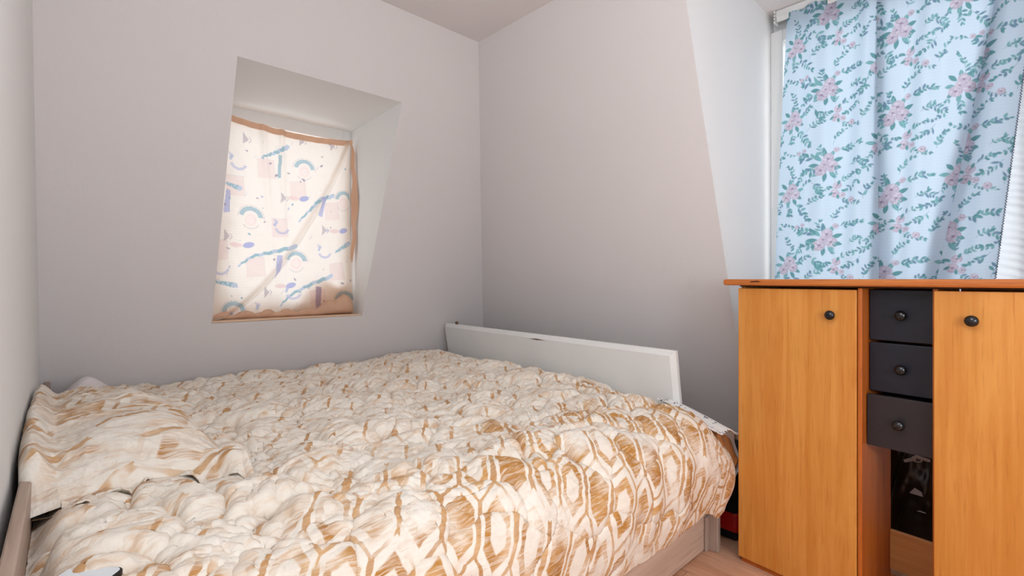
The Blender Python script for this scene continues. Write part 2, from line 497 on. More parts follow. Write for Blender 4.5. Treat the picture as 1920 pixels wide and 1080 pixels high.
quad([A(OX0, OZ1), A(OX1, OZ1), (OX1, YR, 2.022), (OX0, YR, 2.022)])
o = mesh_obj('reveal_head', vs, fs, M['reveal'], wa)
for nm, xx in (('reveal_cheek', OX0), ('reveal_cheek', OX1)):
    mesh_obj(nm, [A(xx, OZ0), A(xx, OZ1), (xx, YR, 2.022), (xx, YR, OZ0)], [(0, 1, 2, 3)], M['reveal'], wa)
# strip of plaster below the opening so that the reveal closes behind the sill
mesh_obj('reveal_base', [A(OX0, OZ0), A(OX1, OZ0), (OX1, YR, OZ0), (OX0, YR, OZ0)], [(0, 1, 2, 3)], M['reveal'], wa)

# right wall: leans inward too, broken by the dormer
wr_v = [(xb(0), ya(0), 0), (xb(0), DY0, 0), (xb(ZC), DY0, ZC), (xb(ZC), ya(ZC), ZC),
        (xb(0), DY1, 0), (xb(0), YBACK, 0), (xb(ZC), YBACK, ZC), (xb(ZC), DY1, ZC)]
wr = mesh_obj('wall_right', wr_v, [(0, 1, 2, 3), (4, 5, 6, 7)], M['wall'])
structure(wr, 'rose-grey mansard wall leaning inward behind the white board', 'wall')
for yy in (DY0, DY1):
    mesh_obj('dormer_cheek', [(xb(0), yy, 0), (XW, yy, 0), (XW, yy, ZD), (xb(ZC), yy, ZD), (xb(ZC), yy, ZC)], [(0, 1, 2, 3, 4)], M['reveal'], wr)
WZ0, WZ1 = 0.84, 2.40
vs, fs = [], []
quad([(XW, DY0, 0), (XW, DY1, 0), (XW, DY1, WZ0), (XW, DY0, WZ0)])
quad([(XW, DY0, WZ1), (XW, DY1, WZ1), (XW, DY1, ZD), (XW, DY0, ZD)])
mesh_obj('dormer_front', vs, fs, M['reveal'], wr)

# left wall and the wall behind the camera
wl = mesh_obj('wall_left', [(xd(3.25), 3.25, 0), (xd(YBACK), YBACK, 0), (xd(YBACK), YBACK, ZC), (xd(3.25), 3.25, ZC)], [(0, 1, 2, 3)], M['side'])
structure(wl, 'off-white wall along the head of the bed', 'wall')
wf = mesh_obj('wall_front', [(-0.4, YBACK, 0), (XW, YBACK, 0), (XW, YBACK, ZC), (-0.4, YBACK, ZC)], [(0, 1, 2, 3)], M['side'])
structure(wf, 'off-white wall behind the viewer', 'wall')

# little window in the back wall
w1 = empty('window_1', ((OX0 + OX1) / 2, YR, OZ0))
structure(w1, 'small white window deep in the back wall', 'window')
wx = (OX0 + OX1) / 2
def wbox(nm, x0, x1, y0, y1, z0, z1, mt, par=w1, bev=0.003):
    return box(nm, (x0 - wx, y0 - YR, z0 - OZ0), (x1 - wx, y1 - YR, z1 - OZ0), mt, par, bev, 1)
fr = wbox('frame', OX0, OX0 + .055, YR - .03, YR + .03, OZ0, 2.04, M['pvc'])
wbox('frame', OX1 - .055, OX1, YR - .03, YR + .03, OZ0, 2.04, M['pvc'])
wbox('frame', OX0 + .055, OX1 - .055, YR - .03, YR + .03, 1.955, 2.04, M['pvc'])
wbox('frame', OX0 + .055, OX1 - .055, YR - .03, YR + .03, OZ0, OZ0 + .075, M['pvc'])
wbox('pane', OX0 + .055, OX1 - .055, YR - .004, YR + .004, OZ0 + .075, 1.955, M['glass'], bev=0)
sl = wbox('sill', OX0 + .002, OX1 - .002, ya(OZ0) - .002, YR - .03, OZ0 + .0005, OZ0 + .010, mat_wood('sill_wood', srgb(232, 200, 172), srgb(220, 182, 150), srgb(196, 150, 116), 'X', 0.5, 0.3, 20, False))
sl['label'] = 'thin pale wooden sill'

# big window in the dormer
w2 = empty('window_2', (XW, (DY0 + DY1) / 2, WZ0))
structure(w2, 'large white window behind the blue floral curtain', 'window')
wy = (DY0 + DY1) / 2
def w2box(nm, y0, y1, z0, z1, x0, x1, mt, bev=0.003):
    return box(nm, (x0 - XW, y0 - wy, z0 - WZ0), (x1 - XW, y1 - wy, z1 - WZ0), mt, w2, bev, 1)
w2box('frame', DY0 - .060, DY0 - .0005, WZ0, WZ1, XW - .05, XW + .03, M['pvc'])
w2box('frame', DY1 + .0005, DY1 + .060, WZ0, WZ1, XW - .05, XW + .03, M['pvc'])
w2box('frame', DY1 + .06, DY0 - .06, WZ0, WZ0 + .06, XW - .05, XW + .03, M['pvc'])
w2box('frame', DY1 + .06, DY0 - .06, WZ1 - .06, WZ1, XW - .05, XW + .03, M['pvc'])
w2box('mullion', -0.02, 0.035, WZ0 + .06, WZ1 - .06, XW - .045, XW + .025, M['pvc'])
w2box('pane', .035, DY0 - .06, WZ0 + .06, WZ1 - .06, XW - .012, XW - .004, M['glass'], 0)
w2box('pane', DY1 + .06, -0.02, WZ0 + .06, WZ1 - .06, XW - .012, XW - .004, M['glass'], 0)
w2box('sill', DY1 + .01, DY0 - .01, WZ0 - .025, WZ0, XW - .12, XW - .05, M['pvc'])

# ================================================================== the bed
bed = empty('bed', (0.95, 1.9, 0))
tag(bed, 'low grey-oak bed frame under the quilt, reaching from wall to wall', 'bed')
def bb(nm, lo, hi, mt, par=bed, bev=0.003):
    return box(nm, (lo[0] - .95, lo[1] - 1.9, lo[2]), (hi[0] - .95, hi[1] - 1.9, hi[2]), mt, par, bev, 1)
hb = bb('headboard', (-0.020, 0.862, 0.0), (0.0, 2.862, 0.665), M['ash_y'])
# the headboard follows the slight skew of the left wall
for v in hb.data.vertices:
    yy = v.co.y + 1.9
    v.co.x += -0.010 - (2.86 - yy) * 0.0175
bb('footboard', (1.942, 0.862, 0.0), (1.968, 2.80, 0.47), M['ash_z'])
bb('side_panel', (0.0, 0.908, 0.004), (1.940, 0.928, 0.36), M['ash'])
bb('corner_block', (1.916, 0.896, 0.0), (1.9415, 0.9075, 0.14), M['ash_z'])
bb('side_panel', (0.0, 2.80, 0.01), (1.940, 2.82, 0.36), M['ash'])
bb('base_deck', (0.0, 0.929, 0.30), (1.940, 2.799, 0.335), M['ash_y'])
mt_ = box('mattress', (0.005, 0.935, 0.337), (1.935, 2.83, 0.515), M['mattress'], None, 0.035, 3, True)
tag(mt_, 'white mattress hidden beneath the quilt', 'mattress')

# ---- quilt
def cell_puff(s, t, sp, seed):
    r = np.random.default_rng(seed)
    J = r.random((64, 64, 2)) * 0.86 + 0.07
    gx, gy = s / sp, t / sp
    ix, iy = np.floor(gx).astype(int), np.floor(gy).astype(int)
    f1 = np.full(s.shape, 9.0); f2 = np.full(s.shape, 9.0)
    for dx in (-1, 0, 1):
        for dy in (-1, 0, 1):
            cx, cy = ix + dx, iy + dy
            j = J[cx % 64, cy % 64]
            d = np.hypot(cx + j[..., 0] - gx, cy + j[..., 1] - gy)
            nf1 = np.minimum(f1, d); f2 = np.minimum(f2, np.maximum(f1, d)); f1 = nf1
    return f1, f2

NS, NT_ = 640, 660
s = np.linspace(0, 1, NS)[None, :]; t = np.linspace(0, 1, NT_)[:, None]
R_ROLL, Y_TOP, Z_TOP = 0.185, 0.985, 0.585
L_top, L_arc, L_hang = 2.885 - Y_TOP, R_ROLL * math.pi / 2, 0.145
L_all = L_top + L_arc + L_hang
arc = t * L_all + 0 * s
sx = s * 1.955 + 0 * t                                       # metres from the head
Y = np.where(arc < L_top, 2.885 - arc, 0.0); Z = np.full(arc.shape, Z_TOP); NY = np.zeros_like(arc); NZ = np.ones_like(arc)
ang = np.clip((arc - L_top) / R_ROLL, 0, math.pi / 2)
on_arc = arc >= L_top
Y = np.where(on_arc, Y_TOP - R_ROLL * np.sin(ang), Y)
Z = np.where(on_arc, Z_TOP - R_ROLL * (1 - np.cos(ang)), Z)
down = np.clip(arc - L_top - L_arc, 0, None)
Z = Z - down
Y = Y + 0.10 * down ** 2 / L_hang                            # the hem tucks in a little
NY = np.where(on_arc, -np.sin(ang), 0.0); NZ = np.where(on_arc, np.cos(ang), 1.0)
X = -0.008 - 0.0175 * np.clip(2.86 - Y, 0, 3) * (1 - s) + sx
# droops: against the walls, at the foot end, along the hem
Z = Z - 0.050 * sstep(0.16, 0.0, arc) - 0.03 * sstep(0.06, 0.0, sx)
foot = sstep(1.72, 1.955, sx)
Z = Z - 0.070 * foot ** 1.5 * sstep(1.45, 1.0, Y) - 0.02 * foot
Z = Z + 0.030 * sstep(1.2, 1.75, sx) * sstep(1.0, 1.4, Y) * (1 - foot)
X = X - 0.075 * foot * sstep(L_top + L_arc * .8, L_all, arc)
# hem line wavers; at the foot the corner is rounded
hemw = 0.030 * perlin(sx * 3.1 + 4.0, sx * 0 + 2.2) + 0.018 * perlin(sx * 8.0, sx * 0 + 7.7)
Z = Z + (hemw + 0.05 * sstep(1.80, 1.955, sx) ** 2) * sstep(0, L_hang, down)
# quilting
wa_, wb_ = 0.075 * fbm(sx * 4.5, arc * 4.5, 3), 0.075 * fbm(sx * 4.5 + 40, arc * 4.5 + 13, 3)
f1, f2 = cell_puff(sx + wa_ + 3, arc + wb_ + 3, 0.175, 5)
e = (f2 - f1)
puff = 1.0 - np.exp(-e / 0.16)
stitch_crease = np.exp(-(e / 0.035) ** 2)
hangf = sstep(L_top - 0.15, L_top + L_arc * 0.8, arc)
wr1 = ridged(sx * 9 + 2.0 * fbm(sx * 3, arc * 3, 2), arc * 12 + 2.0 * fbm(sx * 3 + 9, arc * 3 + 5, 2), 3, 0.55)
wr2 = ridged(sx * 17 + 1.5 * fbm(sx * 6, arc * 6, 2), arc * 25 + 1.5 * fbm(sx * 6 + 3, arc * 6 + 8, 2), 2, 0.5)
fine = np.clip(1.3 - e * 1.4, 0.25, 1.3)
cr = 0.45 + 0.9 * sstep(-0.25, 0.35, perlin(sx * 4 + 6, arc * 4 + 1))
disp = 0.032 * cr * puff * (1 - 0.75 * hangf) - 0.013 * cr * stitch_crease * (1 - 0.5 * hangf)
disp = disp + 0.0100 * (wr1 - 1.2) * (1 - 0.75 * hangf) + 0.0046 * (wr2 - 1.0) * fine * (1 - 0.7 * hangf)
wr3 = ridged(sx * 30 + 2.0 * fbm(sx * 9, arc * 9, 2), arc * 42 + 2.0 * fbm(sx * 9 + 3, arc * 9 + 8, 2), 2, 0.5)
disp = disp + 0.0016 * (wr3 - 1.0) * (1 - 0.8 * hangf) * (0.5 + 0.8 * sstep(1.6, 0.4, arc))
disp = disp + 0.018 * fbm(sx * 2.2 + 8, arc * 2.2 + 3, 2) * (1 - 0.4 * hangf)
# vertical folds in the hanging part
disp = disp + 0.022 * hangf * perlin(sx * 9 + 0.7 * arc * 3, arc * 1.2 + 3.3)
edge = np.minimum(np.minimum(s * 1.955, (1 - s) * 1.955), np.minimum(arc, L_all - arc))
disp = disp * sstep(0, 0.05, edge)
QX, QY, QZ = X, Y + NY * disp, Z + NZ * disp
QY = np.minimum(QY, ya(QZ) - 0.012)
zone = 0.9 * sstep(L_top - 0.60, L_top + 0.16, arc + 0.30 * np.minimum(sx - 1.15, 0.25) + 0.22 * fbm(sx * 2.5, arc * 2.5 + 7, 2))
qo = grid_obj('quilt', np.stack([QX, QY, QZ], -1), M['quilt'], None, uv=np.stack([sx, 3.0 - arc], -1), zone=zone, stitch_crease=np.exp(-(e / 0.022) ** 2))
sm = qo.modifiers.new('thickness', 'SOLIDIFY'); sm.thickness = 0.010; sm.offset = -1.0
tag(qo, 'rumpled cream quilt with brushed brown hexagon print spread over the whole bed', 'quilt')

def quilt_z(x, y):
    """height of the quilt top near a plan position"""
    i = int(np.clip((2.885 - y) / L_all * (NT_ - 1), 0, NT_ - 1)); j = int(np.clip((x + 0.02) / 1.955 * (NS - 1), 0, NS - 1))
    return float(QZ[max(0, i - 6):i + 7, max(0, j - 6):j + 7].max())

def quilt_top(x, y):
    i = np.clip((2.885 - y) / L_all * (NT_ - 1), 0, NT_ - 1).astype(int); j = np.clip((x + 0.02) / 1.955 * (NS - 1), 0, NS - 1).astype(int)
    return QZ[i, j]

# ---- long pillow in a matching case, pushed up against the head of the bed
pil = empty('pillow', (0.14, 2.00, 0.60))
tag(pil, 'long slumped pillow in brown hexagon print case against the left wall', 'pillow')
PU, PV = 300, 220
u = np.linspace(-1, 1, PU)[:, None]; v = np.linspace(-1, 1, PV)[None, :]
def pillow_surface(hx, hy, h, seed, wr=1.0, low=0.03):
    ex = 1 - np.abs(u) ** 3.2; ey = 1 - np.abs(v) ** 3.0
    prof = np.clip(ex, 0, 1) ** 0.55 * np.clip(ey, 0, 1) ** 0.55
    yy = u * hy + 0 * v; xx = v * hx * (1 - 0.10 * u ** 2) + 0 * u
    w = ridged(yy * 5 + seed + 1.2 * fbm(yy * 3 + seed, xx * 3, 2), xx * 9 + 1.6 * fbm(yy * 3, xx * 3 + seed, 2) + 3.0 * yy, 3, 0.5) - 1.2
    w2 = ridged(yy * 16 + seed, xx * 22 + 6 * yy, 2, 0.5) - 1.0
    zz = h * prof + wr * (0.010 * w + 0.0035 * w2) * sstep(0, 0.35, prof) + 0.020 * fbm(yy * 3 + seed, xx * 4, 2) * prof
    return xx, yy, zz
xx, yy, zz = pillow_surface(0.195, 0.575, 0.115, 3.0)
zz = zz + 0.020 * sstep(0.3, -0.9, u) * np.clip(1 - v ** 2, 0, 1)      # fullest towards the near end
sk = 0.0 - 0.0175 * (0.93 - yy)                                         # in line with the wall
ux = np.clip(xx + sk * 0.6 - 0.06 * sstep(0.0, 1.0, u) * (v > -2) * sstep(-1, 1, v) + 0.04 * sstep(0.2, -1, u) * sstep(-0.2, 1, v), -1, 1)
ux = np.maximum(ux, (-0.041 - (2.86 - (yy + 2.00)) * 0.0209) + 0.006 - 0.14)
zz = zz + 0.078 * sstep(-0.62, -0.93, v) * sstep(1.0, 0.8, np.abs(u))
top = np.stack([ux, yy, zz], -1)
uvp = np.stack([xx + 0.5, yy + 1.0], -1)
grid_obj('case', top, M['pillowcase'], pil, uv=uvp, zone=np.full((PU, PV), 0.55))
bot = top.copy(); bot[..., 2] = -0.25 * np.clip(zz, 0, 1) - 0.002
grid_obj('underside', bot[:, ::-1], M['pillowcase'], pil, uv=uvp, zone=np.full((PU, PV), 0.3))
# loose open end of the case: a ruffled flap along the near side
FN, FM = 200, 40
fa = np.linspace(0, 1, FN)[None, :]; fb = np.linspace(0, 1, FM)[:, None]
fx = -0.128 + 0.353 * fa + 0 * fb
ruff = 0.010 * np.sin(fa * 17 + 1.0 + 2 * fb) + 0.006 * np.sin(fa * 37 + 2.5)
fy = -0.500 + 0.030 * np.sin(fa * 3.0) - 0.045 * fa - fb * (0.105 + 0.022 * np.sin(fa * 8 + 0.6) + 0.012 * np.sin(fa * 21))
qz = quilt_top(fx + 0.14, fy + 2.00) - 0.60
left = sstep(0.22, 0.05, fa)
fz = np.maximum(qz + 0.008, 0.050 * (1 - fb) ** 1.4) + np.abs(ruff) * (0.25 + 0.5 * fb) + 0.030 * sstep(0.62, 0.95, fa) * np.sin(np.clip(fb, 0, 1) * 3.1) ** 2
flap = grid_obj('open_end', np.stack([fx, fy, fz], -1), M['pillowcase'], pil, uv=np.stack([fx + 0.5 + 0 * fb, fy + 1.0 + 0 * fa], -1), zone=np.full((FM, FN), 0.55))
fm_ = flap.modifiers.new('thickness', 'SOLIDIFY'); fm_.thickness = 0.003
flap['label'] = 'loose ruffled open end of the pillowcase'

# ---- plain pillow peeping out behind it
p2 = empty('flat_pillow', (0.115, 2.70, 0.60))
tag(p2, 'plain pinkish-white pillow corner poking up at the far left of the bed', 'pillow')
PU, PV = 80, 80
u = np.linspace(-1, 1, PU)[:, None]; v = np.linspace(-1, 1, PV)[None, :]
xx, yy, zz = pillow_surface(0.115, 0.10, 0.035, 21.0, 0.5)
zz = zz + 0.055 * np.exp(-((xx + 0.01) / 0.055) ** 2 - ((yy - 0.02) / 0.06) ** 2)
mp_ = mat_plain('pinkish_white_cotton', (0.80, 0.72, 0.70), 0.9, 0.1)
grid_obj('cover', np.stack([xx, yy, zz], -1), mp_, p2)
grid_obj('underside', np.stack([xx, yy, -0.3 * np.clip(zz, 0, 1) - .002], -1)[:, ::-1], mp_, p2)

# ---- bedding showing past the foot edge of the quilt
def mat_speckle():
    k = NT('white_speckled_cotton')
    v_ = k.coord()
    vo = k.n('ShaderNodeTexVoronoi'); k.put(vo.inputs['Vector'], v_); vo.inputs['Scale'].default_value = 70.0
    sp = k.ramp(vo.outputs['Distance'], 0.42, 0.28)
    gate = k.ramp(k.noise(v_, 30, 2), 0.5, 0.56)
    c = k.mix(k.m('MULTIPLY', sp, gate), (0.80, 0.77, 0.74), srgb(60, 62, 78))
    return k.done(k.pbr(c, 0.85, None, 0.1))
a_ = np.linspace(0, 1, 70)[None, :]; b_ = np.linspace(0, 1, 60)[:, None]
# a: along Y from the board towards the near corner, b: across the foot edge
fy = 1.075 - 0.275 * a_ + 0 * b_
fx = 1.84 + 0.130 * b_ + 0.095 * a_ * b_
fz = 0.600 - 0.075 * a_ - 0.03 * b_ + 0.010 * np.sin(b_ * 9 + a_ * 5) - 0.05 * sstep(0.75, 1.0, b_) - 0.02 * a_ * b_
sh = grid_obj('bed_sheet', np.stack([fx, fy, fz], -1), mat_speckle(), None)
sh.modifiers.new('thickness', 'SOLIDIFY').thickness = 0.004
tag(sh, 'white sheet with dark speckles edging out past the foot of the quilt', 'sheet')
fy = 0.93 - 0.125 * a_ + 0 * b_
fx = 1.86 + 0.20 * b_ + 0 * a_
fz = 0.490 - 0.030 * a_ + 0.012 * np.sin(b_ * 14 + a_ * 4) - 0.07 * sstep(0.7, 1.0, b_) - 0.09 * sstep(0.55, 1.0, a_)
bl = grid_obj('satin_blanket', np.stack([fx, fy, fz], -1), mat_plain('brown_satin', srgb(196, 128, 76), 0.35, 0.5), None)
bl.modifiers.new('thickness', 'SOLIDIFY').thickness = 0.008
tag(bl, 'brown satin blanket corner between the quilt and the cabinet', 'blanket')
fy = 0.815 + 0.20 * a_ + 0.010 * np.sin(b_ * 6) + 0 * b_
fx = 1.990 + 0.012 * np.sin(a_ * 14) * b_ + 0.03 * np.sin(b_ * 3.0) * (1 - a_)
fz = 0.485 - 0.20 * b_ + 0.035 * np.sin(a_ * 6 + 1) * b_
hs = grid_obj('hanging_sheet', np.stack([fx, fy, fz], -1), mat_plain('grey_white_cotton', (0.72, 0.70, 0.70), 0.9, 0.1), None)
hs.modifiers.new('thickness', 'SOLIDIFY').thickness = 0.003
tag(hs, 'greyish white sheet hanging down over the foot end of the bed', 'sheet')

# ---- small device in the near corner of the quilt
ph = empty('handheld_device', (0.030, 1.042, quilt_z(0.030, 1.042) + 0.009), math.radians(-43))
tag(ph, 'small dark-rimmed device with a white screen on the near left corner of the quilt', 'device')
def rrect(w, h, r, z, n=6):
    P = []
    for cx, cy, a0 in ((w / 2 - r, h / 2 - r, 0), (-w / 2 + r, h / 2 - r, 90), (-w / 2 + r, -h / 2 + r, 180), (w / 2 - r, -h / 2 + r, 270)):
        for i in range(n + 1):
            a = math.radians(a0 + 90 * i / n); P.append((cx + r * math.cos(a), cy + r * math.sin(a), z))
    return P
def rslab(name, w, h, r, z0, z1, mat, parent, inset=0.0015):
    rings = [rrect(w - 2 * inset, h - 2 * inset, r - inset, z0), rrect(w, h, r, z0 + inset), rrect(w, h, r, z1 - inset), rrect(w - 2 * inset, h - 2 * inset, r - inset, z1)]
    n = len(rings[0]); V = sum(rings, []); F = []
    for j in range(3):
        for i in range(n): F.append((j * n + i, j * n + (i + 1) % n, (j + 1) * n + (i + 1) % n, (j + 1) * n + i))
    F.append(tuple(range(n))[::-1]); F.append(tuple(3 * n + i for i in range(n)))
    return mesh_obj(name, V, F, mat, parent)
rslab('rim', 0.094, 0.075, 0.014, -0.006, 0.004, M['dark_metal'], ph)
k = NT('screen_white')
scr = k.done(k.pbr((0.78, 0.80, 0.82), 0.12, None, 0.5))
rslab('screen', 0.087, 0.068, 0.011, 0.0042, 0.0052, scr, ph, 0.0004)
box('side_button', (-0.0490, 0.004, -0.003), (-0.0472, 0.022, 0.001), M['dark_metal'], ph)

# ================================================================== white board behind the foot of the bed
bd = empty('white_board', (2.02, 1.92, 0))
tag(bd, 'long white painted board standing between the bed foot and the right wall', 'board')
# front face line in plan: (1.909,1.033)-(1.975,2.795) at the top; leans towards the bed
def bpt(tt, z, back):
    x = 1.909 + 0.066 * tt + (0.795 - z) * 0.17 + back; y = 1.033 + 1.755 * tt
    return (x - 2.02, y - 1.92, z)
CH = 0.024; tR = CH / 1.755
ztop = 0.797
V = [bpt(0, 0.004, .012), bpt(1, 0.004, .0), bpt(1, ztop - CH, 0), bpt(1, ztop, .012), bpt(0, ztop, .012), bpt(tR, ztop - CH, 0), bpt(tR, 0.004, 0),
     bpt(0, 0.004, .030), bpt(1, 0.004, .030), bpt(1, ztop, .030), bpt(0, ztop, .030)]
F = [(6, 5, 2, 1), (5, 4, 3, 2), (0, 4, 5, 6), (7, 10, 4, 0), (10, 9, 3, 4), (8, 1, 2, 3, 9), (8, 9, 10, 7), (0, 6, 1, 8, 7)]
mesh_obj('panel', V, F, M['white_gloss'], bd)
c0 = bpt(0.93, ztop, .02)
lathe('bolt', [(0, 0.010), (0.012, 0.011), (0.018, 0.006)], M['brass'], bd, 12, (0, 0, 1), c0)
# chipped paint near the top edge
cp = [bpt(0.44 + 0.030 * a, ztop - CH - 0.004 - b, -0.0006) for a, b in ((0, 0.0), (1.2, 0.004), (2.4, 0.001), (1.4, -0.004))]
o = mesh_obj('paint_chip', cp, [(0, 1, 2, 3)], M['brass'], bd)

# ================================================================== cabinet
P0 = Vector((1.949, 0.785, 0)); WD = Vector((-0.101, -0.995, 0)).normalized(); ND = Vector((0.995, -0.101, 0)).normalized()
cab = bpy.data.objects.new('cabinet', None); COL.objects.link(cab)
# local axes: x = into the cabinet, y = -along the front (left end at 0), z up
cab.matrix_world = Matrix(((ND.x, -WD.x, 0, P0.x), (ND.y, -WD.y, 0, P0.y), (0, 0, 1, 0), (0, 0, 0, 1)))
tag(cab, 'orange varnished sideboard cabinet with two doors and three black drawers', 'cabinet')
DEPTH = 0.315
def cb(nm, s0, s1, d0, d1, z0, z1, mt, par=cab, bev=0.003, seg=2):
    return box(nm, (d0, -s1, z0), (d1, -s0, z1), mt, par, bev, seg)
WID = 0.990
cb('plinth', 0.006, WID - .006, 0.014, DEPTH - .01, 0.0, 0.024, M['pine_shaded'])
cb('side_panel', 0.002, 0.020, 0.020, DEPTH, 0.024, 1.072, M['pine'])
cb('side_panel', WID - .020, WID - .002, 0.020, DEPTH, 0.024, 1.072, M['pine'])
cb('partition', 0.398, 0.411, 0.0, 0.292, 0.024, 1.072, M['pine_shaded'], bev=0.005, seg=3)
cb('partition', 0.583, 0.596, 0.021, 0.292, 0.024, 1.072, M['pine_shaded'])
cb('bottom_panel', 0.020, 0.398, 0.022, DEPTH - .006, 0.024, 0.042, M['pine_shaded'])
cb('bottom_panel', 0.596, WID - .020, 0.022, DEPTH - .006, 0.024, 0.042, M['pine_shaded'])
cb('bottom_panel', 0.411, 0.583, 0.022, 0.292, 0.024, 0.040, M['pine_shaded'])
cb('back_panel', 0.020, 0.398, DEPTH - .006, DEPTH, 0.024, 1.072, M['pine_shaded'], bev=0)
cb('back_panel', 0.596, WID - .020, DEPTH - .006, DEPTH, 0.024, 1.072, M['pine_shaded'], bev=0)
cb('back_panel', 0.411, 0.583, 0.284, 0.292, 0.560, 1.072, M['pine_shaded'], bev=0)
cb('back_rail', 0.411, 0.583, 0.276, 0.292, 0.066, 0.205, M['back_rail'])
cb('top', -0.047, WID + .045, -0.030, DEPTH + .012, 1.077, 1.101, M['pine_top'], bev=0.010, seg=4)
cb('shadow_gap_strip', 0.004, WID - .004, 0.006, DEPTH - .004, 1.0725, 1.0768, M['joint'], bev=0)  # dark strip added as the shadow gap under the top
cf = [(-0.0303, -0.105, 1.0905), (-0.0303, -0.060, 1.0885), (-0.0303, -0.066, 1.0925), (-0.0303, -0.090, 1.0945)]
mesh_obj('edge_chip', cf, [(0, 1, 2, 3)], M['joint'], cab)
def knob(par, sloc, z, d):
    o = lathe('knob', [(0.0, 0.0075), (-0.010, 0.0065), (-0.013, 0.010), (-0.017, 0.0145), (-0.022, 0.0160), (-0.027, 0.0140), (-0.0305, 0.009), (-0.032, 0.003)],
              M['knob'], par, 24, (1, 0, 0), (d, -sloc, z))
    o['label'] = 'round black knob'
    return o
for (s0, s1, ks, kz) in ((0.0, 0.396, 0.325, 0.980), (0.590, WID, 0.676, 0.984)):
    dr = cb('door', s0, s1, 0.0, 0.019, 0.024 if s0 else 0.022, 1.066, M['pine'], bev=0.0035, seg=3)
    knob(dr, ks, kz, 0.0)
for (z0, z1, rec, mt, kz) in ((0.902, 1.066, 0.060, 'black_paint', 0.986), (0.735, 0.894, 0.060, 'black_paint', 0.815), (0.560, 0.7265, 0.036, 'black_brown', 0.645)):
    dw = cb('drawer', 0.4135, 0.5805, rec, rec + 0.016, z0, z1, M[mt], bev=0.0025)
    bx = cb('drawer_box', 0.4155, 0.5785, rec + .0165, 0.280, z0 + .012, z1 - .02, M['black_brown'], dw, 0)
    knob(dw, 0.502, kz, rec)

# ---- bin bag behind the open bay
bag = empty('bin_bag', (2.47, 0.295, 0))
tag(bag, 'black plastic bin bag slumped behind the open bay of the cabinet', 'bag')
n1, n2 = 90, 60
th_ = np.linspace(0, 2 * np.pi, n1)[None, :]; hh = np.linspace(0, 1, n2)[:, None]
rad = 0.13 * (np.sin(np.pi * np.clip(hh * 0.86 + 0.10, 0, 1)) ** 0.45)
wob = 0.012 * (ridged(np.cos(th_) * 3 + hh * 2 + 4, np.sin(th_) * 3 + hh * 3.5, 3, 0.6) - 1.2) + 0.02 * fbm(np.cos(th_) * 1.5 + 3, np.sin(th_) * 1.5 + hh * 3, 2)
r_ = rad + wob * np.clip(rad / 0.1, 0, 1)
body = np.stack([r_ * np.cos(th_) * 0.80, r_ * np.sin(th_) * 1.0, 0.003 + hh * 0.60 + 0 * th_], -1)
body[..., 2] = np.clip(body[..., 2] + 0.01 * np.sin(th_ * 5) * hh, 0.003, 2)
body[:, -1] = body[:, 0]
grid_obj('bag_body', body, M['bag'], bag)
# pale ties and tags caught on the near face
for (yy_, zz_, ln, an) in ((0.018, 0.423, 0.040, 0.5), (-0.018, 0.437, 0.045, -0.15)):
    o = rslab('tie_tab', ln, 0.011, 0.004, -0.002, 0.002, M['grey_tie'], bag, 0.0008)
    o.rotation_euler = (math.pi / 2 + 0.0, an, math.pi / 2); o.location = (-0.128, yy_, zz_)
rg = []
for i in range(20):
    a = 2 * math.pi * i / 19
    rg.append((-0.128, -0.002 + 0.014 * math.cos(a), 0.430 + 0.009 * math.sin(a)))
tube('tie_ring', rg, 0.0025, M['grey_tie'], bag)
for (yy_, zz_, w_, h_) in ((0.0, 0.310, 0.020, 0.014), (-0.015, 0.240, 0.014, 0.003)):
    lab = mesh_obj('label_scrap', [(-0.128, yy_ - w_, zz_ - h_), (-0.128, yy_ + w_, zz_ - h_ * .8), (-0.128, yy_ + w_ * .2, zz_ + h_ * .9), (-0.128, yy_ - w_ * .8, zz_ + h_ * .2)], [(0, 1, 2, 3)], M['grey_tie'], bag)

# ---- dark case on the floor in the gap behind the bed foot
cs = empty('floor_case', (2.19, 0.915, 0))
tag(cs, 'black case with a red band on the floor between bed and cabinet', 'case')
box('case_body', (-0.115, -0.075, 0.004), (0.20, 0.075, 0.36), M['black_cloth'], cs, 0.02, 3, True)
box('red_band', (-0.1185, -0.0785, 0.035), (0.2035, 0.0785, 0.125), M['red'], cs, 0.018, 3, True)

